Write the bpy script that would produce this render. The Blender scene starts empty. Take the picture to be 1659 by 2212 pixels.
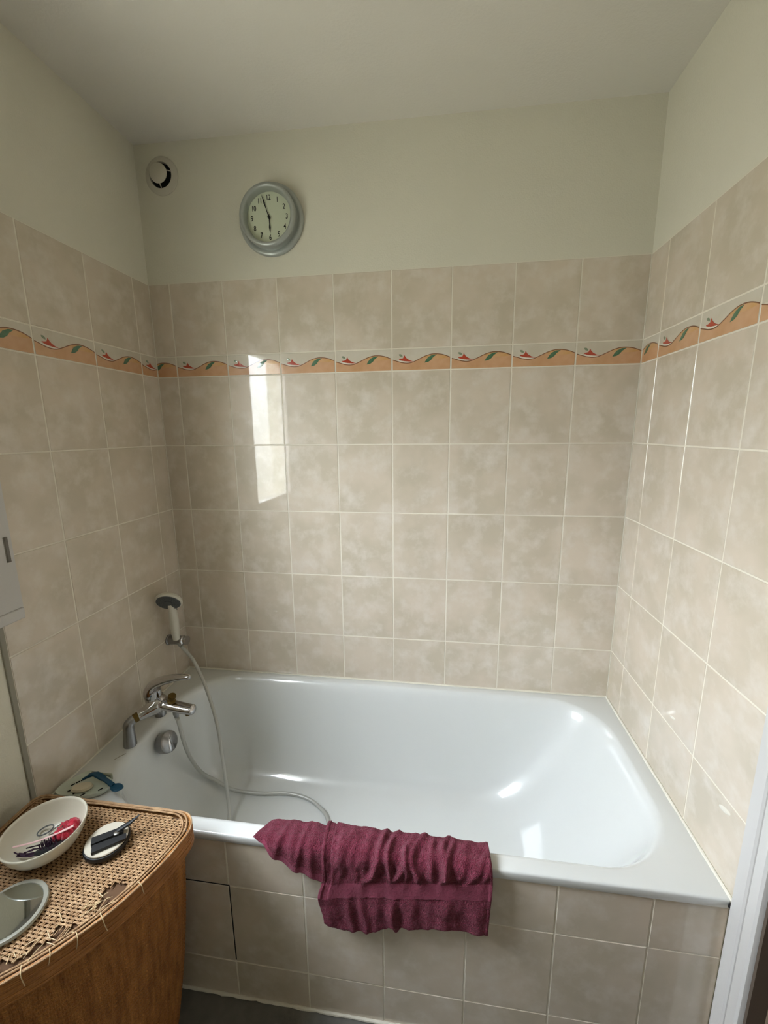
import bpy, math, random
from mathutils import Vector, Matrix, noise
random.seed(7)
sc = bpy.context.scene
# ---------------------------------------------------------------- frame of reference
# build units are centimetres: x along the tiled back wall, y towards the wall (wall face = 0),
# z measured from the lower edge of the border tiles; FL is the floor in that measure.
FL = -174.8
WID = 170.56
def M(x, y, z): return Vector((x/100, y/100, (z-FL)/100))
# ---------------------------------------------------------------- camera
cam = bpy.data.cameras.new('camera'); camo = bpy.data.objects.new('camera', cam)
sc.collection.objects.link(camo); sc.camera = camo
cam.sensor_fit = 'VERTICAL'; cam.sensor_height = 36.0
cam.lens = 894.1822/2212*36.0
cam.clip_start = 0.01
yaw, pitch, roll = -0.1378, -0.1905, -0.0095
fw = Vector((math.sin(yaw)*math.cos(pitch), math.cos(yaw)*math.cos(pitch), math.sin(pitch)))
rt = Vector((math.cos(yaw), -math.sin(yaw), 0)); up = rt.cross(fw)
r2 = rt*math.cos(roll)+up*math.sin(roll); u2 = -rt*math.sin(roll)+up*math.cos(roll)
mw = Matrix((( r2.x, u2.x, -fw.x), (r2.y, u2.y, -fw.y), (r2.z, u2.z, -fw.z))).to_4x4()
mw.translation = M(106.955, -150.818, -20.993)
camo.matrix_world = mw
# ---------------------------------------------------------------- sky seen through the window
world = bpy.data.worlds.new('sky'); sc.world = world; world.use_nodes = True
wn = world.node_tree; bg = wn.nodes['Background']
wt = wn.nodes.new('ShaderNodeTexCoord'); wx = wn.nodes.new('ShaderNodeSeparateXYZ'); wr = wn.nodes.new('ShaderNodeValToRGB')
wm = wn.nodes.new('ShaderNodeMapRange'); wm.inputs[1].default_value = -1; wm.inputs[2].default_value = 1
wn.links.new(wt.outputs['Generated'], wx.inputs[0]); wn.links.new(wx.outputs['Z'], wm.inputs[0]); wn.links.new(wm.outputs[0], wr.inputs[0]); wn.links.new(wr.outputs[0], bg.inputs['Color'])
el = wr.color_ramp.elements                      # overcast sky over a dull garden: ground, hedge line, bright cloud
el[0].position = .30; el[0].color = (.20, .20, .17, 1); el[1].position = .44; el[1].color = (.27, .275, .25, 1)
for q, c in ((.50, (.36, .37, .36, 1)), (.56, (.44, .47, .49, 1)), (.66, (.86, .92, .98, 1)), (1.0, (.88, .95, 1.04, 1))):
    e = el.new(q); e.color = c
bg.inputs['Strength'].default_value = 16.0
WY0, WY1, WZ0, WZ1 = -134.5, -72.0, -65.0, 30.0          # window opening in the left wall
pl = bpy.data.lights.new('window_portal', 'AREA'); pl.shape = 'RECTANGLE'
pl.size = (WY1-WY0)/100; pl.size_y = (WZ1-WZ0)/100; pl.cycles.is_portal = True
plo = bpy.data.objects.new('window_portal', pl); sc.collection.objects.link(plo)
plo.location = M(-5, (WY0+WY1)/2, (WZ0+WZ1)/2)
plo.rotation_euler = Vector((1, 0, 0)).to_track_quat('-Z', 'Z').to_euler()
vs = sc.view_settings; vs.view_transform = 'Standard'; vs.look = 'None'; vs.gamma = 1; vs.use_curve_mapping = False
vs.exposure = 1.5
# ---------------------------------------------------------------- materials
def lin(c): return tuple(((v/255+0.055)/1.055)**2.4 if v > 10 else v/255/12.92 for v in c)+(1,)
def mat(name, col, rough=.5, metal=0., spec=.5, coat=0., coat_r=.03, bump=0, bscale=50, col2=None, cscale=5, trans=0, ior=1.45, sheen=0, detail=3, stretch=None, rand=False):
    m = bpy.data.materials.new(name); m.use_nodes = True
    nt = m.node_tree; b = nt.nodes['Principled BSDF']; L = nt.links
    b.inputs['Base Color'].default_value = lin(col)
    b.inputs['Roughness'].default_value = rough; b.inputs['Metallic'].default_value = metal
    b.inputs['Specular IOR Level'].default_value = spec
    b.inputs['Coat Weight'].default_value = coat; b.inputs['Coat Roughness'].default_value = coat_r
    b.inputs['Transmission Weight'].default_value = trans; b.inputs['IOR'].default_value = ior
    b.inputs['Sheen Weight'].default_value = sheen
    if bump or col2:
        tc = nt.nodes.new('ShaderNodeTexCoord'); src = tc.outputs['Object']
        if rand:
            oi = nt.nodes.new('ShaderNodeObjectInfo'); mu = nt.nodes.new('ShaderNodeMath'); mu.operation = 'MULTIPLY'
            mu.inputs[1].default_value = 40; L.new(oi.outputs['Random'], mu.inputs[0])
            va = nt.nodes.new('ShaderNodeVectorMath'); L.new(src, va.inputs[0]); L.new(mu.outputs[0], va.inputs[1]); src = va.outputs[0]
        if stretch:
            mp = nt.nodes.new('ShaderNodeMapping'); mp.inputs['Scale'].default_value = stretch; L.new(src, mp.inputs[0]); src = mp.outputs[0]
    if col2:
        n = nt.nodes.new('ShaderNodeTexNoise'); n.inputs['Scale'].default_value = cscale; n.inputs['Detail'].default_value = detail
        L.new(src, n.inputs['Vector'])
        r = nt.nodes.new('ShaderNodeValToRGB'); r.color_ramp.elements[0].position = .35; r.color_ramp.elements[1].position = .68
        r.color_ramp.elements[0].color = lin(col); r.color_ramp.elements[1].color = lin(col2)
        L.new(n.outputs['Fac'], r.inputs[0]); L.new(r.outputs[0], b.inputs['Base Color'])
    if bump:
        n = nt.nodes.new('ShaderNodeTexNoise'); n.inputs['Scale'].default_value = bscale; n.inputs['Detail'].default_value = detail
        L.new(src, n.inputs['Vector'])
        bp = nt.nodes.new('ShaderNodeBump'); bp.inputs['Strength'].default_value = bump; bp.inputs['Distance'].default_value = .01
        L.new(n.outputs['Fac'], bp.inputs['Height']); L.new(bp.outputs[0], b.inputs['Normal'])
    return m
def tile_mat(name, c1, c2, c3, rough):
    m = bpy.data.materials.new(name); m.use_nodes = True
    nt = m.node_tree; N = nt.nodes.new; L = nt.links.new; b = nt.nodes['Principled BSDF']
    tc = N('ShaderNodeTexCoord'); oi = N('ShaderNodeObjectInfo'); mu = N('ShaderNodeMath'); mu.operation = 'MULTIPLY'; mu.inputs[1].default_value = 60
    L(oi.outputs['Random'], mu.inputs[0]); va = N('ShaderNodeVectorMath'); L(tc.outputs['Object'], va.inputs[0]); L(mu.outputs[0], va.inputs[1])
    def nz(scale, det, lo, hi, rg=.55):
        n = N('ShaderNodeTexNoise'); n.inputs['Scale'].default_value = scale; n.inputs['Detail'].default_value = det; n.inputs['Roughness'].default_value = rg
        L(va.outputs[0], n.inputs['Vector']); r = N('ShaderNodeMapRange'); r.inputs[1].default_value = lo; r.inputs[2].default_value = hi
        L(n.outputs['Fac'], r.inputs[0]); return r.outputs[0]
    def mix(f, a, c):
        x = N('ShaderNodeMix'); x.data_type = 'RGBA'; L(f, x.inputs[0])
        if isinstance(a, tuple): x.inputs[6].default_value = a
        else: L(a, x.inputs[6])
        if isinstance(c, tuple): x.inputs[7].default_value = c
        else: L(c, x.inputs[7])
        return x.outputs[2]
    a = mix(nz(7, 3, .38, .62), lin(c1), lin(c2))
    a = mix(nz(17, 5, .47, .74, .6), a, lin(c3))
    L(a, b.inputs['Base Color'])
    b.inputs['Roughness'].default_value = rough; b.inputs['Coat Weight'].default_value = 1.0; b.inputs['Coat Roughness'].default_value = .035
    n = N('ShaderNodeTexNoise'); n.inputs['Scale'].default_value = 14; n.inputs['Detail'].default_value = 2; L(va.outputs[0], n.inputs['Vector'])
    bp = N('ShaderNodeBump'); bp.inputs['Strength'].default_value = .04; bp.inputs['Distance'].default_value = .004
    L(n.outputs['Fac'], bp.inputs['Height']); L(bp.outputs[0], b.inputs['Normal']); L(bp.outputs[0], b.inputs['Coat Normal'])
    return m
m_tile = tile_mat('glazed_beige', (214, 200, 182), (200, 188, 168), (222, 212, 199), .38)
m_btile = tile_mat('glazed_border', (210, 202, 186), (204, 194, 176), (214, 206, 192), .38)
m_grout = mat('grout', (230, 223, 208), .7, bump=.2, bscale=300)
m_plaster = mat('painted_plaster', (224, 220, 204), .75, bump=.12, bscale=220, col2=(219, 215, 199), cscale=3)
m_ceil = mat('ceiling_paint', (226, 222, 212), .85, bump=.08, bscale=150)
m_floor = mat('grey_vinyl', (118, 116, 110), .5, bump=.1, bscale=90, col2=(104, 102, 97), cscale=30)
m_enamel = mat('white_enamel', (222, 224, 222), .25, coat=1, coat_r=.05)
m_caulk = mat('sealant', (232, 227, 213), .45, bump=.3, bscale=120)
m_chrome = mat('chrome', (188, 186, 186), .08, 1.0)
m_satin = mat('satin_chrome', (150, 149, 148), .28, 1.0)
m_brass = mat('brass', (112, 92, 50), .45, 1.0, bump=.3, bscale=200)
m_whitepl = mat('white_plastic', (222, 218, 204), .35)
m_grey = mat('grey_plastic', (92, 96, 96), .5)
m_hose = mat('ribbed_hose', (196, 196, 190), .35, .25)
m_wood = mat('white_gloss_paint', (200, 197, 194), .3, coat=.3, bump=.03, bscale=25)
m_door = mat('dark_door', (118, 100, 84), .5, bump=.1, bscale=20)
m_dark = mat('dark_gap', (26, 22, 20), .9)
m_towel = mat('burgundy_terry', (140, 56, 78), .95, spec=.1, sheen=.12, bump=1.0, bscale=420, col2=(118, 40, 60), cscale=90)
m_band = mat('burgundy_satin', (136, 58, 80), .8, spec=.15, sheen=.12, bump=.35, bscale=500)
m_wick = mat('honey_wicker', (188, 128, 66), .5, bump=.6, bscale=60, col2=(150, 96, 46), cscale=14, stretch=(6, 6, .8))
m_wickl = mat('pale_cane', (188, 154, 116), .55, bump=.4, bscale=140, col2=(156, 120, 84), cscale=45)
m_skirt = mat('lid_edge_wicker', (182, 124, 66), .5, bump=.5, bscale=80, col2=(156, 102, 50), cscale=20)
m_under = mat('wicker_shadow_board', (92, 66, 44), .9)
m_straw = mat('split_straw', (206, 182, 142), .5)
m_silver = mat('silver_paint', (176, 181, 177), .36, .45)
m_dial = mat('clock_dial', (206, 212, 188), .6)
m_black = mat('black_plastic', (13, 13, 15), .5)
m_blackm = mat('black_matt', (14, 12, 14), .8)
m_red = mat('red_cloth', (176, 22, 48), .9, sheen=.3, bump=.5, bscale=150)
m_plum = mat('plum_bristle', (44, 18, 40), .8)
m_pink = mat('pink_plastic', (220, 180, 178), .4)
m_bowl = mat('cream_plastic', (208, 202, 184), .35, coat=.3)
m_metal = mat('dull_metal', (170, 168, 162), .3, 1.0)
m_mirror = mat('mirror_silver', (215, 222, 222), .03, 1.0)
m_creamd = mat('cream_disc', (198, 190, 174), .3)
m_blue = mat('teal_plastic', (10, 66, 92), .35)
m_dish = mat('pale_green_plastic', (206, 214, 200), .3)
m_soap = mat('soap', (226, 216, 192), .45)
m_clear = mat('clear_plastic', (196, 194, 180), .2, trans=.5, ior=1.2)
m_orange = mat('glaze_peach', (216, 172, 136), .35, coat=1, col2=(202, 154, 110), cscale=14)
m_ochre = mat('glaze_ochre', (208, 160, 98), .35, coat=1, col2=(214, 168, 122), cscale=30)
m_line = mat('glaze_brown_line', (128, 84, 52), .3, coat=1)
m_leafg = mat('glaze_green', (58, 104, 74), .3, coat=1, col2=(84, 122, 92), cscale=60)
m_flow = mat('glaze_red', (182, 66, 40), .3, coat=1)
m_budg = mat('glaze_sage', (134, 146, 120), .3, coat=1)
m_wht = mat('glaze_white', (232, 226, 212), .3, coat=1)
def glass_mat():
    m = bpy.data.materials.new('window_glass'); m.use_nodes = True; nt = m.node_tree
    for n in list(nt.nodes): nt.nodes.remove(n)
    o = nt.nodes.new('ShaderNodeOutputMaterial'); mx = nt.nodes.new('ShaderNodeMixShader'); t = nt.nodes.new('ShaderNodeBsdfTransparent'); g = nt.nodes.new('ShaderNodeBsdfGlossy')
    lw = nt.nodes.new('ShaderNodeLayerWeight'); pw = nt.nodes.new('ShaderNodeMath'); pw.operation = 'POWER'; pw.inputs[1].default_value = 5; f = nt.nodes.new('ShaderNodeMath'); f.operation = 'MULTIPLY_ADD'; f.inputs[1].default_value = .9; f.inputs[2].default_value = .04; nt.links.new(lw.outputs['Facing'], pw.inputs[0]); nt.links.new(pw.outputs[0], f.inputs[0])
    t.inputs[0].default_value = (.97, .98, .98, 1); g.inputs['Roughness'].default_value = .02
    nt.links.new(f.outputs[0], mx.inputs[0]); nt.links.new(t.outputs[0], mx.inputs[1]); nt.links.new(g.outputs[0], mx.inputs[2]); nt.links.new(mx.outputs[0], o.inputs[0])
    return m
m_glass = glass_mat()
# ---------------------------------------------------------------- mesh helpers (cm)
class G:
    def __init__(s): s.v = []; s.f = []; s.m = []
    def add(s, v, f, mi=0):
        o = len(s.v); s.v += [Vector(p) for p in v]; s.f += [tuple(i+o for i in q) for q in f]; s.m += [mi]*len(f); return s
    def xf(s, mtx, start=0):
        for i in range(start, len(s.v)): s.v[i] = mtx @ s.v[i]
        return s
def box(g, x0, x1, y0, y1, z0, z1, mi=0):
    v = [(x, y, z) for x in (x0, x1) for y in (y0, y1) for z in (z0, z1)]
    f = [(0, 1, 3, 2), (4, 6, 7, 5), (0, 4, 5, 1), (2, 3, 7, 6), (0, 2, 6, 4), (1, 5, 7, 3)]
    return g.add(v, f, mi)
def bbox(g, x0, x1, y0, y1, z0, z1, b=.15, mi=0):
    """box with chamfered edges"""
    c = Vector(((x0+x1)/2, (y0+y1)/2, (z0+z1)/2)); h = ((x1-x0)/2, (y1-y0)/2, (z1-z0)/2); vs = []; idx = {}
    for sx in (-1, 1):
        for sy in (-1, 1):
            for sz in (-1, 1):
                for a in range(3):
                    d = [h[0]-b, h[1]-b, h[2]-b]; d[a] = h[a]
                    idx[(sx, sy, sz, a)] = len(vs); vs.append(c+Vector((sx*d[0], sy*d[1], sz*d[2])))
    fs = []
    S = (-1, 1)
    for a in range(3):
        o = [i for i in range(3) if i != a]
        for s in S:
            q = []
            for (p, r) in ((-1, -1), (1, -1), (1, 1), (-1, 1)):
                k = [0, 0, 0]; k[a] = s; k[o[0]] = p; k[o[1]] = r; q.append(idx[tuple(k)+(a,)])
            if (s == 1) == (a == 1): q.reverse()
            fs.append(tuple(q))
    for a in range(3):                      # edges along axis a
        o = [i for i in range(3) if i != a]
        for p in S:
            for r in S:
                k0 = [0, 0, 0]; k0[a] = -1; k0[o[0]] = p; k0[o[1]] = r; k1 = list(k0); k1[a] = 1
                fs.append((idx[tuple(k0)+(o[0],)], idx[tuple(k0)+(o[1],)], idx[tuple(k1)+(o[1],)], idx[tuple(k1)+(o[0],)]))
    for sx in S:
        for sy in S:
            for sz in S: fs.append(tuple(idx[(sx, sy, sz, a)] for a in range(3)))
    return g.add(vs, fs, mi)
def basis(d):
    d = Vector(d).normalized(); a = Vector((0, 0, 1)) if abs(d.z) < .9 else Vector((1, 0, 0))
    u = d.cross(a).normalized(); return u, d.cross(u).normalized(), d
def lathe(g, prof, org, axis, seg=40, mi=0, sx=1, sy=1, ub=None, mis=None):
    u, w, d = basis(axis)
    if ub is not None: u = Vector(ub).normalized(); w = d.cross(u)
    org = Vector(org); v = []; f = []
    for (r, h) in prof:
        for k in range(seg):
            t = 2*math.pi*k/seg; v.append(org+u*(r*sx*math.cos(t))+w*(r*sy*math.sin(t))+d*h)
    n = len(prof)
    base = len(g.v)
    for i in range(n-1):
        for k in range(seg):
            f.append((i*seg+k, i*seg+(k+1) % seg, (i+1)*seg+(k+1) % seg, (i+1)*seg+k))
    g.add(v, f, mi)
    if mis:
        for i in range(n-1):
            for k in range(seg): g.m[len(g.m)-len(f)+i*seg+k] = mis[i]
    for i, rev in ((0, True), (n-1, False)):
        if prof[i][0] > 1e-6:
            q = [base+i*seg+k for k in range(seg)]
            g.f.append(tuple(reversed(q)) if rev else tuple(q)); g.m.append(mis[min(i, n-2)] if mis else mi)
    return g
def smooth_path(pts, n=8):
    P = [Vector(p) for p in pts]; out = []
    for i in range(len(P)-1):
        p0 = P[max(i-1, 0)]; p1 = P[i]; p2 = P[i+1]; p3 = P[min(i+2, len(P)-1)]
        for k in range(n):
            t = k/n
            out.append(.5*((2*p1)+(-p0+p2)*t+(2*p0-5*p1+4*p2-p3)*t*t+(-p0+3*p1-3*p2+p3)*t**3))
    out.append(P[-1]); return out
def tube(g, pts, rad, seg=10, mi=0, flat=1.0, caps=True, ref=None):
    n = len(pts); v = []; f = []; pu = None
    P = [Vector(p) for p in pts]
    for i in range(n):
        d = (P[min(i+1, n-1)]-P[max(i-1, 0)])
        if d.length < 1e-9: d = Vector((0, 0, 1))
        d.normalize()
        if pu is None: pu = basis(d)[0] if ref is None else Vector(ref)
        u = (pu-d*pu.dot(d)); u = u.normalized() if u.length > 1e-6 else basis(d)[0]
        pu = u; w = d.cross(u); r = rad[i] if hasattr(rad, '__len__') else rad
        for k in range(seg):
            t = 2*math.pi*k/seg; v.append(P[i]+u*(r*math.cos(t))+w*(r*flat*math.sin(t)))
    for i in range(n-1):
        for k in range(seg): f.append((i*seg+k, i*seg+(k+1) % seg, (i+1)*seg+(k+1) % seg, (i+1)*seg+k))
    if caps: f += [tuple(reversed(range(seg))), tuple(range((n-1)*seg, n*seg))]
    return g.add(v, f, mi)
def loft(g, loops, mi=0, cap0=False, cap1=False):
    n = len(loops[0]); v = [p for l in loops for p in l]; f = []
    for i in range(len(loops)-1):
        for k in range(n): f.append((i*n+k, i*n+(k+1) % n, (i+1)*n+(k+1) % n, (i+1)*n+k))
    if cap0: f.append(tuple(reversed(range(n))))
    if cap1: f.append(tuple(range((len(loops)-1)*n, len(loops)*n)))
    return g.add(v, f, mi)
def link(name, g, mats, parent=None, org=None, smooth=True, angle=35, mesh=None, **props):
    """one mesh object; vertices given in cm world measure, origin at org"""
    if mats is not None and not isinstance(mats, (list, tuple)): mats = [mats]
    if org is None: org = parent['_o'] if parent is not None and '_o' in parent else None
    if org is None:
        c = [min(p.x for p in g.v), max(p.x for p in g.v), min(p.y for p in g.v), max(p.y for p in g.v), min(p.z for p in g.v)]
        org = ((c[0]+c[1])/2, (c[2]+c[3])/2, c[4])
    O = M(*org)
    if mesh is None:
        mesh = bpy.data.meshes.new(name)
        mesh.from_pydata([M(*p)-O for p in g.v], [], g.f)
        for mm in mats: mesh.materials.append(mm)
        mesh.polygons.foreach_set('material_index', g.m)
        mesh.polygons.foreach_set('use_smooth', [smooth]*len(g.f))
        mesh.update()
        if smooth and angle < 180: mesh.set_sharp_from_angle(angle=math.radians(angle))
    o = bpy.data.objects.new(name, mesh); sc.collection.objects.link(o)
    if parent is not None:
        o.parent = parent; o.location = O-M(*parent['_o'])
    else: o.location = O
    o['_o'] = list(org)
    for k, v in props.items(): o[k] = v
    return o
def thing(name, label, cat, org, group=None):
    o = bpy.data.objects.new(name, None); sc.collection.objects.link(o); o.location = M(*org); o['_o'] = list(org)
    o.empty_display_size = .02; o['label'] = label; o['category'] = cat
    if group: o['group'] = group
    return o
def struct(name, g, mats, label, org=None, **k):
    return link(name, g, mats, org=org, kind='structure', label=label, **k)
# ---------------------------------------------------------------- room shell
ROOM_Y = -330.0
TOPZ = 32.5                                     # upper edge of the tiling
g = G(); box(g, -14, WID+14, ROOM_Y-14, 14, FL-8, FL)
struct('floor', g, m_floor, 'grey vinyl floor in front of the bath', smooth=False)
g = G()
g.add([(-14, ROOM_Y-14, 76.6), (WID+14, ROOM_Y-14, 74.9), (WID+14, 14, 74.9), (-14, 14, 77.1), (-14, ROOM_Y-14, 92), (WID+14, ROOM_Y-14, 92), (WID+14, 14, 92), (-14, 14, 92)],
      [(0, 3, 2, 1), (4, 5, 6, 7), (0, 1, 5, 4), (1, 2, 6, 5), (2, 3, 7, 6), (3, 0, 4, 7)])
struct('ceiling', g, m_ceil, 'plain off-white ceiling', smooth=False)
def lit(*gs): return gs
g = G(); box(g, -14, WID+14, .12, 14, TOPZ, 80); box(g, -14, WID+14, .2, 14, FL, TOPZ)
wall_back = struct('wall_back', g, m_plaster, 'back wall, tiled to above the clock line and painted above', smooth=False)
g = G()
box(g, -14, -.12, -69.3, .12, TOPZ, 80); box(g, -14, -.2, -69.3, .12, FL, TOPZ); box(g, -6, -.12, WY1, -69.3, FL, 80); box(g, -14, -.12, ROOM_Y, WY0, FL, 80)
box(g, -6, -.12, WY0, WY1, FL, WZ0); box(g, -6, -.12, WY0, WY1, WZ1, 80)
wall_left = struct('wall_left', g, m_plaster, 'left wall beside the tap, tiled near the bath', smooth=False)
DY0, DY1, DZ = -160.0, -79.0, 28.0
g = G()
box(g, WID+.12, WID+14, -71.3, .12, TOPZ, 80); box(g, WID+.2, WID+14, -71.3, .12, FL, TOPZ); box(g, WID+.12, WID+14, DY1, -71.3, FL, 80); box(g, WID+.12, WID+14, ROOM_Y, DY0, FL, 80); box(g, WID+.12, WID+14, DY0, DY1, DZ, 80)
wall_right = struct('wall_right', g, m_plaster, 'right wall at the sloping end of the bath', smooth=False)
g = G(); box(g, -14, WID+14, ROOM_Y-14, ROOM_Y, FL, 80)
struct('wall_front', g, m_plaster, 'painted wall behind the viewer', smooth=False)
# window (left wall, out of frame, the source of the daylight and of the reflections)
win = thing('window_1', 'white framed window in the left wall', 'window', (-7, (WY0+WY1)/2, WZ0)); win['kind'] = 'structure'
FX, FY1, FY0, FZ0, FZ1 = 2.2, -65.3, -136.5, -66.6, 32.0
g = G(); F = 6.0
for (a, b, c, d) in ((FY0, FY0+F, FZ0, FZ1), (FY1-F, FY1, FZ0+2.9, FZ1), (FY0+F, FY1-F, FZ1-F, FZ1)):
    if a == FY1-F:                              # stile with a recessed slot near its edge
        s0, s1, z0, z1 = FY1-1.95, FY1-.8, -51.6, -45.2
        for (p, q, r, t) in ((a, s0, c, d), (s1, b, c, d), (s0, s1, c, z0), (s0, s1, z1, d)): box(g, -3.4, FX, p, q, r, t)
        g3 = G(); box(g3, -3.4, FX-.9, s0-.02, s1+.02, z0-.02, z1+.02)
    else: box(g, -3.4, FX, a, b, c, d)
wf = link('window_frame', g, m_wood, win, smooth=False)
link('slot', g3, mat('slot_grey', (150, 146, 136), .6), win, smooth=False)
g = G(); bbox(g, -3.4, FX+.3, FY0, FY1, FZ0, FZ0+2.85, .2); link('bottom_rail', g, m_wood, win)
g = G(); S1, S0 = FY1-F-.15, FY0+F+.15; SW = 3.2
for (a, b, c, d) in ((S0, S0+SW, FZ0+3, FZ1-F), (S1-SW, S1, FZ0+3, FZ1-F), (S0+SW, S1-SW, FZ0+3, FZ0+5.4), (S0+SW, S1-SW, FZ1-F-SW, FZ1-F)): bbox(g, -2.6, FX-.25, a, b, c, d, .35)
link('sash', g, m_wood, win)
g = G(); box(g, -1.0, -.6, S0+SW, S1-SW, FZ0+5.4, FZ1-F-SW); link('pane', g, m_glass, win, smooth=False)
# door and architrave on the right wall
g = G(); box(g, WID+2, WID+6, DY0, DY1, FL, DZ)
d1 = struct('door_1', g, m_door, 'dark door in the right wall', smooth=False)
g = G(); lathe(g, [(0, 0), (1.6, 0), (1.9, .6), (1.2, 1.6), (1.0, 3.4), (2.4, 4.4), (2.6, 5.6), (1.8, 6.6), (0, 6.8)], (WID+2, -150, -75), (-1, 0, 0), 20)
link('door_handle', g, m_satin, d1)
g = G(); box(g, WID-1.3, WID+2, -79.7, -79.05, FL, DZ); link('door_frame', g, mat('brown_frame', (86, 74, 64), .6), d1, smooth=False)
def moulding(g, prof, z0, z1):
    """prof: (y, x) outline extruded vertically"""
    n = len(prof); v = [(x, y, z) for z in (z0, z1) for (y, x) in prof]
    f = [(i, (i+1) % n, n+(i+1) % n, n+i) for i in range(n)]+[tuple(reversed(range(n))), tuple(range(n, 2*n))]
    g.add(v, f)
g = G(); W0 = WID
prof = [(-71.3, W0+.1), (-71.3, W0-1.2), (-71.7, W0-1.6), (-74.3, W0-1.6), (-74.7, W0-1.3), (-74.9, W0-.7), (-75.3, W0-.7), (-75.6, W0-1.5), (-76, W0-2.1), (-78.2, W0-2.3), (-78.7, W0-2.0), (-79, W0-1.2), (-79, W0+.1)]
moulding(g, prof, FL, DZ+7)
struct('trim_1', g, m_wood, 'white painted moulded door trim at the foot of the bath', angle=30)
# ---------------------------------------------------------------- tiles
TW, TH, BH, TT = 20.3, 25.3431, 7.378, .34
GAP = .40
rows = [('top', TOPZ, BH), ('border', BH, 0.0)]+[('t', -TH*i, -TH*(i+1)) for i in range(4)]+[('last', -TH*4, -120.1)]
cache = {}
def tile_mesh(w, h):
    key = (round(w, 2), round(h, 2))
    if key in cache: return cache[key]
    a, c = w/2-GAP/2, h/2-GAP/2; e = .09
    v = [(-a, 0, -c), (a, 0, -c), (a, 0, c), (-a, 0, c), (-a, -TT+e, -c), (a, -TT+e, -c), (a, -TT+e, c), (-a, -TT+e, c),
         (-a+e, -TT, -c+e), (a-e, -TT, -c+e), (a-e, -TT, c-e), (-a+e, -TT, c-e)]
    f = [(0, 3, 2, 1), (0, 1, 5, 4), (1, 2, 6, 5), (2, 3, 7, 6), (3, 0, 4, 7), (4, 5, 9, 8), (5, 6, 10, 9), (6, 7, 11, 10), (7, 4, 8, 11), (8, 9, 10, 11)]
    me = bpy.data.meshes.new('tile'); me.from_pydata([Vector(p)/100 for p in v], [], f); me.materials.append(m_tile)
    cache[key] = me; return me
def wave(u):                                    # height of the painted line across one border tile (0..1 of its height)
    pts = [(0, .50), (.08, .44), (.17, .365), (.26, .335), (.34, .36), (.44, .47), (.56, .62), (.66, .70), (.75, .715), (.85, .68), (.93, .61), (1.0, .53)]
    for i in range(len(pts)-1):
        if u <= pts[i+1][0]:
            a, b = pts[i], pts[i+1]; p0 = pts[max(i-1, 0)]; p3 = pts[min(i+2, len(pts)-1)]; t = (u-a[0])/(b[0]-a[0])
            m1 = (b[1]-p0[1])/(b[0]-p0[0])*(b[0]-a[0]); m2 = (p3[1]-a[1])/(p3[0]-a[0])*(b[0]-a[0])
            return (2*t**3-3*t*t+1)*a[1]+(t**3-2*t*t+t)*m1+(-2*t**3+3*t*t)*b[1]+(t**3-t*t)*m2
    return pts[-1][1]
def clip_poly(P, u0, u1):
    for (lim, sgn) in ((u0, 1), (u1, -1)):
        Q = []
        for i in range(len(P)):
            a, b = P[i], P[(i+1) % len(P)]; ia = (a[0]-lim)*sgn >= 0; ib = (b[0]-lim)*sgn >= 0
            if ia: Q.append(a)
            if ia != ib:
                t = (lim-a[0])/(b[0]-a[0]); Q.append((lim, a[1]+(b[1]-a[1])*t))
        P = Q
        if len(P) < 3: return []
    return P
bcache = {}
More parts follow.
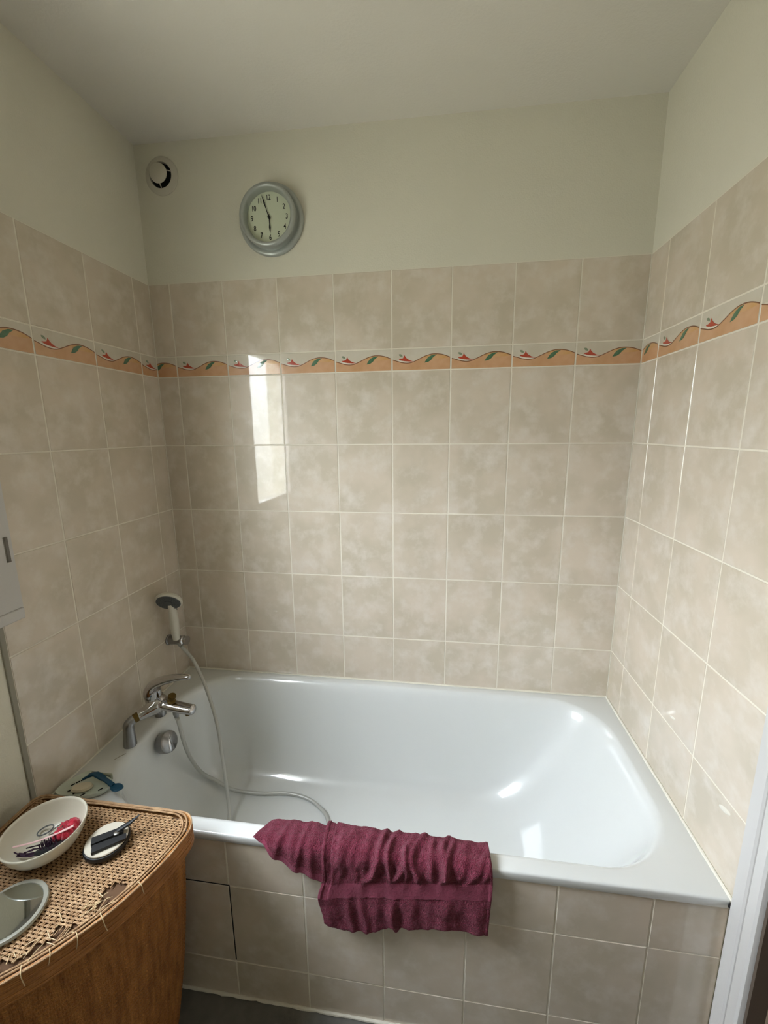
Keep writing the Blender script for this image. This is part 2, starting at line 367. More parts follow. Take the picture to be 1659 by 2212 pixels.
def border_mesh(u0, u1):
    key = (round(u0, 2), round(u1, 2))
    if key in bcache: return bcache[key]
    w = (u1-u0)*TW; h = BH; v = []; f = []; mi = []
    a, c = w/2-GAP/2, h/2-GAP/2; e = .09
    v += [(-a, 0, -c), (a, 0, -c), (a, 0, c), (-a, 0, c), (-a, -TT+e, -c), (a, -TT+e, -c), (a, -TT+e, c), (-a, -TT+e, c), (-a+e, -TT, -c+e), (a-e, -TT, -c+e), (a-e, -TT, c-e), (-a+e, -TT, c-e)]
    f += [(0, 3, 2, 1), (0, 1, 5, 4), (1, 2, 6, 5), (2, 3, 7, 6), (3, 0, 4, 7), (4, 5, 9, 8), (5, 6, 10, 9), (6, 7, 11, 10), (7, 4, 8, 11), (8, 9, 10, 11)]; mi += [0]*10
    um = u0+GAP/2/TW+.004; uM = u1-GAP/2/TW-.004
    X = lambda u: (u-u0)*TW-w/2
    Zz = lambda q: (q-.5)*h
    def strip(lo, hi, y, k, ua=None, ub=None, n=44):
        ua = um if ua is None else max(ua, um); ub = uM if ub is None else min(ub, uM)
        if ub <= ua: return
        n = max(4, int(n*(ub-ua))); o = len(v)
        for i in range(n+1):
            u = ua+(ub-ua)*i/n; v.append((X(u), -TT-y, Zz(lo(u)))); v.append((X(u), -TT-y, Zz(hi(u))))
        for i in range(n): f.append((o+2*i, o+2*i+2, o+2*i+3, o+2*i+1)); mi.append(k)
    lob = .03
    strip(lambda u: lob, lambda u: wave(u), .012, 1)
    strip(lambda u: wave(u)-.02-.20*max(0, math.sin((u-.52)/.46*math.pi))**1.0 if .52 < u < .98 else wave(u)-.02, lambda u: wave(u), .02, 2, .52, .98)
    strip(lambda u: wave(u)-.018, lambda u: wave(u)+.018, .055, 3)
    strip(lambda u: wave(u)+.022, lambda u: wave(u)+.022+.05*max(0, math.sin((u-.04)/.34*math.pi))+.004, .03, 7, .04, .38)
    def poly(P, y, k):
        Q = clip_poly([(p[0], p[1]) for p in P], um, uM)
        if len(Q) < 3: return
        o = len(v); v.extend((X(p[0]), -TT-y, Zz(p[1])) for p in Q)
        cc = (sum(p[0] for p in Q)/len(Q), sum(p[1] for p in Q)/len(Q)); v.append((X(cc[0]), -TT-y-.03, Zz(cc[1]))); n = len(Q)
        area = sum(Q[i][0]*Q[(i+1) % n][1]-Q[(i+1) % n][0]*Q[i][1] for i in range(n))
        for i in range(n):
            t = (o+i, o+(i+1) % n, o+n); f.append(t if area > 0 else tuple(reversed(t))); mi.append(k)
    poly([(.556, .33), (.62, .36), (.665, .44), (.70, .56), (.765, .69), (.69, .675), (.62, .585), (.585, .47)], .05, 4)
    poly([(.115, .53), (.15, .535), (.19, .56), (.215, .70), (.235, .60), (.262, .53), (.31, .455), (.375, .40), (.30, .405), (.22, .425), (.165, .455), (.13, .49)], .05, 5)
    poly([(.12, .745), (.155, .745), (.18, .69), (.185, .61), (.15, .63), (.125, .68)], .05, 6)
    me = bpy.data.meshes.new('border_tile'); me.from_pydata([Vector(p)/100 for p in v], [], f)
    for mm in (m_btile, m_orange, m_ochre, m_line, m_leafg, m_flow, m_budg, m_wht): me.materials.append(mm)
    me.polygons.foreach_set('material_index', mi); me.update(); bcache[key] = me; return me
def lay(parent, spans, dirv, org, rotz, rowlist, start_u=None, tilt=.0013, names=('tile', 'border_tile')):
    """spans: distances along the wall; u fraction inside border tile for partial tiles"""
    for (kind, zt, zb) in rowlist:
        for ci, (s0, s1, u0, u1) in enumerate(spans):
            cx = (s0+s1)/2; p = Vector(org)+Vector(dirv)*cx; p.z = (zt+zb)/2
            if kind == 'border': me = border_mesh(u0, u1); nm = names[1]
            else: me = tile_mesh(s1-s0, zt-zb); nm = names[0]
            o = bpy.data.objects.new(nm, me); sc.collection.objects.link(o); o.parent = parent
            o.location = M(*p)-M(*parent['_o'])
            big = 1 if kind not in ('border',) else .4
            o.rotation_euler = (random.gauss(0, tilt)*big, 0, rotz+random.gauss(0, tilt)*big)
            o['_o'] = [p.x, p.y, p.z]
X1, LQ, RQ = 8.16, 8.28, 10.44
sp = [(0, X1, 1-X1/TW, 1)]+[(X1+i*TW, X1+(i+1)*TW, 0, 1) for i in range(8)]
lay(wall_back, sp, (1, 0, 0), (0, TT, 0), 0, rows)
# the left wall runs from the far corner towards the room: read left to right its tiles end at the corner
sl = [(0, LQ, 0, LQ/TW)]+[(LQ+i*TW, LQ+(i+1)*TW, 0, 1) for i in range(3)]
lay(wall_left, sl, (0, -1, 0), (-TT, 0, 0), math.pi/2, rows)
sr = [(0, RQ, 1-RQ/TW, 1)]+[(RQ+i*TW, RQ+(i+1)*TW, 0, 1) for i in range(3)]
lay(wall_right, sr, (0, -1, 0), (WID+TT, 0, 0), -math.pi/2, rows)
# grout beds just behind the glazed faces
g = G(); box(g, -.1, WID+.1, .10, .19, -122, TOPZ); link('grout', g, m_grout, wall_back, smooth=False)
g = G(); box(g, -.19, -.10, -69.3, .1, -122, TOPZ); link('grout', g, m_grout, wall_left, smooth=False)
g = G(); box(g, WID+.10, WID+.19, -71.3, .1, -122, TOPZ); link('grout', g, m_grout, wall_right, smooth=False)
g = G(); bbox(g, WID-.05, WID+.12, -71.3, -69.75, FL, -121.2, .04); link('tile', g, m_tile, wall_right, smooth=False)
g = G(); bbox(g, -.1, .35, -70.7, -69.35, FL, TOPZ, .12); link('edge_trim', g, mat('grey_trim', (150, 146, 132), .6), wall_left)
for (yy, zz_, a, b) in ((-41.0, -98.1, 1.3, .38), (-63.7, -104.0, 1.9, .65)):  # bright reflections in the glaze, painted as flat white discs
    g = G(); lathe(g, [(1, .02), (.9, .07), (0, .09)], (WID, yy, zz_), (-1, 0, 0), 20, sx=a, sy=b, ub=(0, 1, -.35)); link('painted_glint', g, m_wht, wall_right, label='small bright reflection painted as a white disc on the glazed tile')
# corner joints
g = G(); tube(g, [(0.05, -.02, -120), (0.05, -.02, TOPZ)], .16, 6); tube(g, [(WID-.05, -.02, -120), (WID-.05, -.02, TOPZ)], .16, 6)
link('corner_joint', g, m_grout, wall_back)
# ---------------------------------------------------------------- apron wall under the bath rim
PD = -69.58
g = G(); box(g, 0, WID, PD+.10, PD+3, FL, -123.2)
apron = struct('wall_apron', g, m_grout, 'low tiled wall closing the front of the bath', smooth=False)
P1 = -136.93
PX = 53.87
colx = [0.0]+[PX+TW*i for i in range(-2, 6)]+[WID]
prow = [('t', -123.02, P1), ('t', P1, P1-TH), ('t', P1-TH, FL+.3)]
for (k, zt, zb) in prow:
    for i in range(len(colx)-1):
        x0, x1 = colx[i], colx[i+1]
        me = tile_mesh(x1-x0, zt-zb); o = bpy.data.objects.new('tile', me); sc.collection.objects.link(o); o.parent = apron
        p = ((x0+x1)/2, PD+TT, (zt+zb)/2); o.location = M(*p)-M(*apron['_o']); o['_o'] = list(p)
        o.rotation_euler = (random.gauss(0, .002), 0, random.gauss(0, .002))
g = G()
box(g, PX-TW-.15, PX+.15, PD+.05, PD+TT+.2, P1-.15, P1+.15); box(g, PX-.15, PX+.15, PD+.05, PD+TT+.2, P1-TH+.4, P1); box(g, PX-TW-.15, PX-TW+.15, PD+.05, PD+TT+.2, P1-TH+.4, P1)
link('hatch_gap', g, m_dark, apron, smooth=False, label='dark open joint round the access hatch tile')
g = G(); pts = []
for i in range(120):
    x = .5+i*(WID-1)/119; pts.append((x, PD-.25+.18*noise.noise(Vector((x*.35, 0, 3))), FL+.28+.12*noise.noise(Vector((x*.5, 7, 3)))))
tube(g, pts, [.42+.22*noise.noise(Vector((p[0]*.4, 2, 9))) for p in pts], 8)
link('sealant', g, m_caulk, apron)
# ---------------------------------------------------------------- bathtub
RZ = -120.4
tub = thing('bathtub', 'white enamelled bathtub built in between three tiled walls', 'bathtub', (85, -35, RZ-40.6))
def rr(x0, x1, y0, y1, r, z, k=12, m=10):
    if not hasattr(r, '__len__'): r = (r,)*4
    out = []
    cs = [((x1-r[0], y1-r[0]), 0, r[0]), ((x0+r[1], y1-r[1]), 90, r[1]), ((x0+r[2], y0+r[2]), 180, r[2]), ((x1-r[3], y0+r[3]), 270, r[3])]
    for i, (c, a0, R_) in enumerate(cs):
        for j in range(k+1):
            a = math.radians(a0+90*j/k); out.append(Vector((c[0]+R_*math.cos(a), c[1]+R_*math.sin(a), z)))
        nx = cs[(i+1) % 4]; a = math.radians(nx[1]); q = Vector((nx[0][0]+nx[2]*math.cos(a), nx[0][1]+nx[2]*math.sin(a), z)); p = out[-1]
        for j in range(1, m): out.append(p.lerp(q, j/m))
    return out
loops = []
XL, XR, YF, YB = .12, WID-.12, -70.05, -.12
loops.append(rr(XL+1, XR-1, YF+1.2, YB-.6, 1, RZ-2.6))
loops.append(rr(XL+.1, XR-.1, YF+.2, YB-.1, .8, RZ-2.45))
for a in range(0, 5):
    t = math.radians(a*22.5); q = .5
    loops.append(rr(XL+q*(1-math.cos(t))*.6, XR-q*(1-math.cos(t))*.6, YF+q*(1-math.cos(t)), YB-q*(1-math.cos(t))*.3, .6, RZ-q+q*math.sin(t)))
loops.insert(2, rr(XL, XR, YF, YB, .7, RZ-2.2))
# flat deck, then the rolled inner edge, the sloping sides and the floor
C0 = (19, 17, 19, 19)
def inner(dl, dr, df, db, z, grow=0, bulge=0):
    c = tuple(max(3, q+grow) for q in C0)
    l = rr(9.4+dl, 165.2-dr, -66.1+df, -3.4-db, c, z)
    for p in l:                                 # the sloping end bows outwards a little
        if p.x > 150: p.x += bulge*(1-((p.y+35)/31)**2)
        if p.x < 30: p.x -= .8*(1-((p.y+35)/31)**2)
    return l
loops.append(inner(-.9, -.5, -.7, -.5, RZ-.0, 0, .5))
loops.append(inner(0, 0, 0, 0, RZ-.12, 0, .5))
loops.append(inner(.9, .7, .6, .6, RZ-.7, 0, .5))
loops.append(inner(1.5, 1.5, 1.0, 1.2, RZ-1.9, 0, .5))
loops.append(inner(1.9, 2.6, 1.3, 1.6, RZ-3.8, 0, .5))
loops.append(inner(2.6, 6.0, 1.9, 2.4, RZ-10, 0, .5))
loops.append(inner(3.4, 11, 2.6, 3.4, RZ-18, 0, .3))
loops.append(inner(4.6, 17, 3.5, 4.7, RZ-26, 0, 0))
loops.append(inner(6.2, 22.5, 4.8, 6.2, RZ-32, -1))
loops.append(inner(8.2, 27.5, 6.4, 8.2, RZ-36, -2))
loops.append(inner(11.5, 33, 9, 11, RZ-38.6, -4))
loops.append(inner(16, 40, 13, 15, RZ-39.7, -7))
loops.append(inner(26, 56, 20, 21, RZ-40.1, -10))
loops.append([Vector((p.x*.25+62*.75, p.y*.25-35*.75, RZ-40.3)) for p in loops[-1]])
g = G(); loft(g, [list(reversed(l)) for l in loops], cap1=True)
g.f[-1] = tuple(g.f[-1])
tb = link('tub_shell', g, m_enamel, tub, angle=60)
# sealant bead on the three wall sides
g = G()
def bead(a, b, r, n=60, mi=0):
    a = Vector(a); b = Vector(b); pts = [a.lerp(b, i/n)+Vector((0, 0, .05*noise.noise(Vector((i*.7, a.x, a.y))))) for i in range(n+1)]
    tube(g, pts, [r*(1+.3*noise.noise(Vector((i*.4, 5, a.x)))) for i in range(n+1)], 8, mi)
bead((.1, -.15, RZ+.05), (WID-.1, -.15, RZ+.05), .28); bead((WID-.2, -.1, RZ+.1), (WID-.2, -70.3, RZ+.1), .42); bead((.2, -.1, RZ+.1), (.2, -69.4, RZ+.1), .34)
tube(g, smooth_path([(WID-.2, -70.2, RZ+.1), (WID-.25, -70.9, RZ-.3), (WID-.2, -71.3, RZ-1.3)], 5), .45, 8)
link('sealant', g, m_caulk, tub)
g = G(); lathe(g, [(0, .25), (3.2, .2), (3.5, 0), (3.4, -.2), (2.2, -.3), (2.0, -.6), (0, -.7)], (24, -35, RZ-40.0), (0, 0, 1), 30)
link('drain', g, m_chrome, tub)
g = G(); lathe(g, [(0, 0), (.42, .05), (.3, .3), (0, .35)], (WID-.55, -70.2, RZ-1.2), (0, -1, 0), 10, sy=1.6)
link('end_gap', g, m_dark, tub, label='small black gap at the rim corner')
# overflow knob on the tap end
ax = Vector((.93, -.12, .34)).normalized()
g = G(); oc = Vector((12.6, -35.4, RZ-6.6))
lathe(g, [(3.5, -.6), (3.6, .5), (3.7, 1.4), (3.55, 2.2), (3.0, 2.6), (0, 2.7)], oc, ax, 40)
link('overflow_knob', g, m_satin, tub)
g = G(); u, w, d = basis(ax)
s = oc+d*2.5
tdir = (Vector((0, .35, 1))-d*d.dot(Vector((0, .35, 1)))).normalized()
pts = [s+tdir*t for t in (-3.2, -2, -.5, 1, 2.6)]
tube(g, pts, [.25, .75, .8, .6, .15], 10, flat=.55, ref=d.cross(tdir))
link('grip_ridge', g, m_chrome, tub)
# chip mark on the deck
g = G(); tube(g, smooth_path([(9.3, -48.6, RZ+.02), (8.2, -50.2, RZ+.03), (7.6, -51.4, RZ+.02)], 4), .16, 6, flat=.4)
link('scratch_mark', g, mat('worn_enamel', (150, 146, 134), .6), tub)
# ---------------------------------------------------------------- mixer tap
tap = thing('mixer_tap', 'chrome bath mixer tap with lever standing on the left end of the bathtub', 'tap', (9, -37.5, RZ))
for yy in (-45.0, -30.0):
    g = G(); s = 1 if yy < -37 else -1
    prof = [(1.95, 0), (2.0, .4), (1.95, 1.5), (1.75, 4), (1.6, 6)]
    lathe(g, prof, (8, yy, RZ), (.03, .02*s, 1), 28)
    tube(g, smooth_path([(8.15, yy, RZ+5.4), (8.3, yy+.1*s, RZ+7.2), (8.8, yy+.9*s, RZ+8.2), (9.5, yy+1.8*s, RZ+8.5)], 5), [1.6]*8+[1.5]*4+[1.42]*4, 24)
    link('leg', g, m_satin, tap)
    g = G(); a = Vector((9.2, yy+1.5*s, RZ+8.45)); b = Vector((10.1, yy+2.7*s, RZ+8.8)); tube(g, [a, b], 1.5, 24)
    link('brass_ring', g, m_brass, tap, label='tarnished brass coupling ring')
cz = RZ+11.2
g = G()
body = smooth_path([(10.0, -42.5, RZ+8.7), (11.2, -41.0, RZ+9.0), (12.7, -39.2, RZ+9.7), (13.8, -37.5, RZ+10.2), (12.7, -35.8, RZ+9.7), (11.2, -34, RZ+9.0), (10.0, -32.5, RZ+8.8)], 6)
n = len(body); rad = [1.65+1.35*math.sin(math.pi*i/(n-1))**2 for i in range(n)]
tube(g, body, rad, 24)
sp_ = smooth_path([(13.0, -37.5, RZ+10.6), (16.5, -37.5, RZ+10.2), (20, -37.5, RZ+9.6), (23.2, -37.5, RZ+9.2), (25.6, -37.5, RZ+9.0), (26.8, -37.5, RZ+9.2)], 6)
n = len(sp_); tube(g, sp_, [2.9, 2.85, 2.75, 2.65, 2.5, 2.35]+[2.2-.016*i for i in range(n-6-4)]+[1.6, 1.2, .8, .3], 24, flat=.8, ref=(0, 1, 0))
lathe(g, [(2.3, -1.5), (2.35, .8), (2.2, 1.6), (2.0, 2.4)], (12.6, -37.5, RZ+11.5), (-.15, 0, 1), 28)
link('body', g, m_chrome, tap, angle=60)
g = G(); lathe(g, [(1.15, 0), (1.2, .9), (1.0, 1.1), (0, 1.1)], (24.4, -37.5, RZ+8.2), (.35, 0, -1), 20)
link('aerator', g, m_brass, tap, label='worn brass spout outlet')
g = G(); lathe(g, [(1.0, 0), (1.0, 1.6), (.8, 1.8), (.8, 2.6), (.6, 2.9)], (19.8, -37.5, RZ+8.5), (.05, 0, -1), 20)
link('hose_connector', g, m_satin, tap)
g = G(); lathe(g, [(1.3, 0), (1.35, .6), (.7, .9), (.6, 1.5), (1.15, 1.7), (1.35, 2.3), (1.2, 2.9), (0, 3.0)], (18.6, -37.5, RZ+11.2), (.3, -.1, 1), 14)
link('diverter_knob', g, m_brass, tap, label='brass diverter knob')
g = G()
lev = smooth_path([(11.9, -37.5, RZ+12.6), (11.9, -37.5, RZ+15.2), (13.4, -37.5, RZ+17.3), (16.5, -37.5, RZ+19.0), (20.5, -37.5, RZ+20.2), (24, -37.5, RZ+20.9), (26.6, -37.5, RZ+21.1)], 6)
n = len(lev); rl = [2.5, 2.65, 2.8, 2.9, 2.9, 2.85, 2.8, 2.7, 2.6, 2.5, 2.4, 2.3]; rl += [2.2-(i)*1.35/(n-13) for i in range(n-12)]; rl[-1] = .25
tube(g, lev, rl, 24, flat=.8, ref=(0, 1, 0))
lathe(g, [(2.5, -1.6), (2.6, .6), (2.5, 2.2)], (12.2, -37.5, RZ+13.2), (.05, 0, 1), 28)
link('lever', g, m_chrome, tap, angle=60)
# ---------------------------------------------------------------- shower head, holder, hose
hold = thing('shower_holder', 'chrome shower holder fixed low on the left tiled wall near the corner', 'holder', (0, -10.9, -102))
g = G(); lathe(g, [(2.1, 0), (2.1, .4), (1.8, .6), (1.75, 4.6), (1.85, 5.6)], (.02, -10.9, -101.8), (1, 0, .03), 28); link('arm', g, m_satin, hold)
g = G(); lathe(g, [(1.8, 0), (1.95, .2), (1.95, .9), (1.5, 1.2), (1.5, 1.7), (1.75, 1.9), (1.7, 2.6), (0, 2.8)], (5.6, -10.9, -101.6), (1, 0, .03), 24); link('clamp', g, m_chrome, hold)
sh = thing('hand_shower', 'white hand shower with grey spray face resting in the chrome holder', 'shower head', (4.9, -12.8, -101))
g = G()
hp = smooth_path([(4.9, -12.9, -100.2), (4.95, -13.1, -96.5), (5.2, -13.5, -92), (5.4, -14.0, -88), (5.4, -14.6, -85), (5.4, -15.0, -83.4)], 6)
tube(g, hp, [1.25+.4*math.sin(math.pi*min(1, i/22.)) for i in range(len(hp))], 22)
link('handle', g, m_whitepl, sh)
fd = Vector((.20, -.79, -.56)).normalized(); hc = Vector((5.6, -15.6, -82.9))
g = G(); lathe(g, [(0, -2.2), (2.4, -1.9), (4.0, -1.1), (4.75, -.2), (4.85, .5), (4.6, .95), (4.2, 1.0)], hc, fd, 40); link('head_shell', g, m_whitepl, sh)
g = G(); lathe(g, [(4.35, .6), (4.3, 1.1), (3.9, 1.25), (1.8, 1.3), (1.7, 1.05), (1.5, 1.05), (1.4, 1.4), (0, 1.4)], hc, fd, 40)
u, w, d = basis(fd)
for rr_, nn in ((3.7, 26), (3.1, 22), (2.4, 16), (1.0, 8)):
    for k in range(nn):
        t = 2*math.pi*k/nn; c = hc+u*(rr_*math.cos(t))+w*(rr_*math.sin(t))+d*1.15
        lathe(g, [(.16, 0), (.13, .3), (0, .32)], c, fd, 6)
link('spray_face', g, m_grey, sh, kind='stuff')
g = G(); dn = (Vector((0.25, 0, -1))-d*d.dot(Vector((0.25, 0, -1)))).normalized(); a = hc+dn*4.2+d*.7; tube(g, [a, a+dn*.7, a+dn*1.3], [.35, .32, .2], 10)
link('selector_tab', g, m_grey, sh)
hose = G()
path = [(5.1, -12.4, -101.8), (5.6, -12.2, -103), (6.6, -12, -104.4), (11.6, -13, -109.5), (17.7, -16, -119.2), (23.1, -20, -129.9), (26.6, -24, -140.3), (29.6, -28, -149.5), (31.8, -31, -156.5), (34.5, -36, -159.2), (42, -43, -159.8), (54, -46, -159.9),
        (65, -41, -159.9), (69.2, -33, -159.9), (67.6, -27.0, -159.8), (63.5, -23.2, -159.7), (57.5, -20.3, -159.4), (49.4, -19.6, -159.0), (39.1, -21.0, -158.9), (28.5, -21.6, -158.0), (20.4, -20.6, -155.5), (16.9, -23.6, -149.5), (16.9, -28.8, -138.5), (18.6, -33.5, -128), (19.8, -36.6, -117.5), (19.9, -37.5, -114.9)]
hp = smooth_path(path, 34)
hr = [.68 if (i % 2) else .6 for i in range(len(hp))]
tube(hose, hp, hr, 10)
hs = link('shower_hose', hose, m_hose, org=(34, -36, RZ-40.2), angle=80, label='ribbed grey shower hose looping through the bath from hand shower to tap', category='hose')
# ---------------------------------------------------------------- wall clock
CX, CZ = 48.4, 50.1
clk = thing('wall_clock', 'round silver wall clock showing just before six o\'clock', 'clock', (CX, 0.1, CZ))
g = G(); A = (0, -1, 0)
lathe(g, [(11.0, -.05), (11.3, .2), (11.3, .9), (10.9, 1.35), (10.3, 1.45), (9.9, 1.3), (9.55, 1.15), (9.3, 1.5), (9.35, 2.8), (9.7, 3.7), (9.7, 4.25), (9.3, 4.75), (8.75, 4.9), (8.3, 4.7), (8.1, 4.3), (7.95, 3.4), (7.8, 2.3), (7.8, 2.0)], (CX, .1, CZ), A, 72, ub=(1, 0, 0))
link('case', g, m_silver, clk, angle=50)
g = G(); lathe(g, [(0, 2.05), (7.9, 2.05), (7.9, 2.2), (0, 2.2)], (CX, .1, CZ), A, 64, ub=(1, 0, 0)); dial = link('dial', g, m_dial, clk, smooth=False)
cd = {}
for n in range(1, 13):
    s = str(n)
    cu = bpy.data.curves.new('numeral', 'FONT'); cu.body = s; cu.size = .0225; cu.align_x = 'CENTER'; cu.align_y = 'CENTER'; cu.extrude = .0002; cu.space_character = .9; cu.offset = .0002
    to = bpy.data.objects.new('numeral_src', cu); sc.collection.objects.link(to); cd[n] = to
bpy.context.view_layer.update(); dg = bpy.context.evaluated_depsgraph_get()
for n, to in cd.items():
    me = bpy.data.meshes.new_from_object(to.evaluated_get(dg)); me.materials.clear(); me.materials.append(m_black)
    bpy.data.objects.remove(to)
    a = math.radians(90-30*n); o = bpy.data.objects.new('numeral', me); sc.collection.objects.link(o); o.parent = dial
    p = (CX+6.1*math.cos(a), .1-2.24, CZ+6.0*math.sin(a)); o.location = M(*p)-M(*dial['_o']); o.rotation_euler = (math.pi/2, 0, 0); o.scale = (.8, 1, 1); o['_o'] = list(p)
def hand(name, ang, ln, wd, y, back=.9):
    g = G(); a = math.radians(ang); d = Vector((math.sin(a), 0, math.cos(a))); s = Vector((d.z, 0, -d.x)); c = Vector((CX, y, CZ))
    P = [c-d*back-s*.12, c-d*back+s*.12, c+s*.14, c+d*ln*.42+s*.12, c+d*ln*.62+s*wd, c+d*ln, c+d*ln*.62-s*wd, c+d*ln*.42-s*.12, c-s*.14]
    n = len(P); v = P+[p+Vector((0, -.08, 0)) for p in P]
    g.add(v, [tuple(range(n)), tuple(reversed(range(n, 2*n)))]+[(i, n+i, n+(i+1) % n, (i+1) % n) for i in range(n)])
    link(name, g, m_black, clk, smooth=False)
hand('hour_hand', 178.5, 4.9, .3, -2.35); hand('minute_hand', 342.5, 7.3, .26, -2.55)
g = G(); lathe(g, [(.42, 2.2), (.42, 2.85), (.3, 2.95), (0, 3.0)], (CX, .1, CZ), A, 20); link('hand_cap', g, m_black, clk)
# ---------------------------------------------------------------- air vent
VX, VZ = 9.6, 66.6
m_ventpl = mat('aged_white_plastic', (204, 199, 184), .45)
vent = thing('air_vent', 'small round white extractor vent in the upper left corner of the back wall', 'vent', (VX, .1, VZ))
g = G(); lathe(g, [(6.0, 0), (6.0, .35), (5.4, .75), (4.4, 1.0), (4.05, 1.0), (3.95, .6), (3.8, -2.5)], (VX, .1, VZ), A, 48); link('collar', g, m_ventpl, vent)
g = G(); lathe(g, [(0, .02), (3.9, .02), (3.9, .1), (0, .1)], (VX, .1, VZ), A, 40); link('throat', g, m_blackm, vent, smooth=False)
g = G(); lathe(g, [(.5, .1), (.5, 1.6), (2.8, 1.7), (3.1, 2.0), (3.0, 2.45), (2.6, 2.75), (0, 2.85)], (VX, .1, VZ), A, 40); link('valve_disc', g, m_ventpl, vent)
g = G()
for a in (100, 195, 265, 20): 
    g = G(); c = Vector((VX+3.6*math.cos(math.radians(a)), -.4, VZ+3.6*math.sin(math.radians(a)))); c2 = Vector((VX+2.6*math.cos(math.radians(a)), -1.7, VZ+2.6*math.sin(math.radians(a)))); tube(g, [c, c2], .16, 6); link('spacer', g, m_ventpl, vent)
# ---------------------------------------------------------------- wicker hamper
HZ = -112.6
ham = thing('laundry_hamper', 'honey brown wicker corner hamper with a frayed woven lid, left of the bath', 'hamper', (24, -92, FL))
HC = Vector((4.6, -71.9, 0)); HR = 45.6
def hoff(ang, inset=0.0, R_=HR, rc=5.0):
    """outline of the quarter-round hamper: ordered loop of plan points"""
def hloop(z, R_, inset, n_arc=60, n_c=10, n_s=24):
    pts = []
    # corners: origin corner o (rounded), end a along +x, end b along -y, arc between
    o = Vector((inset, -inset)); r0 = 3.0; rc = 5.0; Rr = R_-inset
    # straight edge along +x at y=-inset, to the rounded corner tangent to the arc
    # circle of rounding: centre (cx,-inset-rc) with distance to the arc centre = Rr-rc
    cx = math.sqrt((Rr-rc)**2-(inset+rc)**2); ca = Vector((cx, -(inset+rc))); cb = Vector((inset+rc, -cx))
    for i in range(n_s): pts.append(Vector((inset+r0, -inset)).lerp(Vector((cx, -inset)), i/n_s))
    a1 = math.atan2(ca.y, ca.x)
    for i in range(n_c): 
        t = math.pi/2+(a1-math.pi/2)*i/n_c; pts.append(ca+Vector((math.cos(t), math.sin(t)))*rc)
    b1 = math.atan2(cb.y, cb.x)
    for i in range(n_arc):
        t = a1+(b1-a1)*i/n_arc; pts.append(Vector((math.cos(t), math.sin(t)))*Rr)
    for i in range(n_c):
        t = b1+(-math.pi-b1)*i/n_c; pts.append(cb+Vector((math.cos(t), math.sin(t)))*rc)
    for i in range(n_s): pts.append(Vector((inset, -cx)).lerp(Vector((inset, -inset-r0)), i/n_s))
    for i in range(6):
        t = math.pi-(math.pi/2)*i/6; pts.append(Vector((inset+r0, -inset-r0))+Vector((math.cos(t), math.sin(t)))*r0)
    return [Vector((p.x+HC.x, p.y+HC.y, z)) for p in pts]
def resample(L, n):
    d = [0]; m_ = len(L)
    for i in range(m_): d.append(d[-1]+(L[(i+1) % m_]-L[i]).length)
    out = []; j = 0
    for k in range(n):
        s = d[-1]*k/n
        while d[j+1] < s: j += 1
        out.append(L[j].lerp(L[(j+1) % m_], (s-d[j])/(d[j+1]-d[j]+1e-9)))
    return out
# woven body: stakes every ~1.6 cm, rows of reed every .55 cm
NS = 110; SUB = 4; n = NS*SUB
g = G(); loopsH = []; zz = []
zb, zt = FL+.2, HZ-3.4; nrow = 95
for r in range(nrow*2+1):
    t = r/(nrow*2); z = zb+(zt-zb)*t
    R_ = HR-1.7-4.8*(1-t)**1.1+.9*math.sin(math.pi*t)
    base = resample(hloop(z, R_, .6+1.6*(1-t)), n)
    row = r//2; amp = .24 if r % 2 else .10
    L = []
    for k in range(n):
        a = base[(k+1) % n]-base[k-1]; nn_ = Vector((-a.y, a.x, 0)).normalized()   # loop runs clockwise: outward is the left normal
        ph = math.sin(2*math.pi*k/(SUB*2)+math.pi*row)
        L.append(base[k]+nn_*(amp*ph*.6+(.12 if r % 2 else -.06)))
    loopsH.append(L)
loft(g, [list(reversed(l)) for l in loopsH], cap0=True)
link('body', g, m_wick, ham, angle=75, kind='stuff')
g = G()
def ringtube(g, z, R_, inset, rad, wob=.06, seed=0, seg=7, nn_=240, flat=1.0):
    L = resample(hloop(z, R_, inset), nn_); L = [p+Vector((noise.noise(Vector((i*.15, seed, 1)))*wob, noise.noise(Vector((i*.15, seed, 5)))*wob, noise.noise(Vector((i*.1, seed, 8)))*wob*2)) for i, p in enumerate(L)]; L.append(L[0])
    tube(g, L, rad, seg, caps=False, flat=flat)
for k in range(4): ringtube(g, zt-2.4+k*.42, HR-1.2+.25*math.sin(k), .5, .36, .12, k)
link('body_rim', g, m_wick, ham)
# lid
lid_z = HZ
g = G(); sk = []
for k in range(18):
    z = lid_z-4.9+k*.28; ringtube(g, z, HR-.15+.10*math.sin(k*1.7)-.25*(k > 14), .12, .2, .08, 20+k, 6, 200)
link('lid_skirt', g, m_skirt, ham, kind='stuff')
g = G()
for k, (dr_, dz) in enumerate(((0, .3), (.42, .5), (.8, .35))): ringtube(g, lid_z+dz-.3, HR-.1-dr_, .1+dr_, .2, .08, 50+k, 7, 240)
link('lid_rim', g, m_wickl, ham)
def inside(x, y, ins):
    X = x-HC.x; Y = -(y-HC.y)
    return X > ins and Y > ins and X*X+Y*Y < (HR-ins)**2 and not (X > HR-ins-5 and Y < ins+.5) and not (Y > HR-ins-5 and X < ins+.5)
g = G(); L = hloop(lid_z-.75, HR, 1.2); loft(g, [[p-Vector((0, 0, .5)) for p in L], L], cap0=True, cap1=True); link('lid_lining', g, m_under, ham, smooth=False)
g = G()
wsp, ssp = .60, 1.24                            # weft and stake spacing
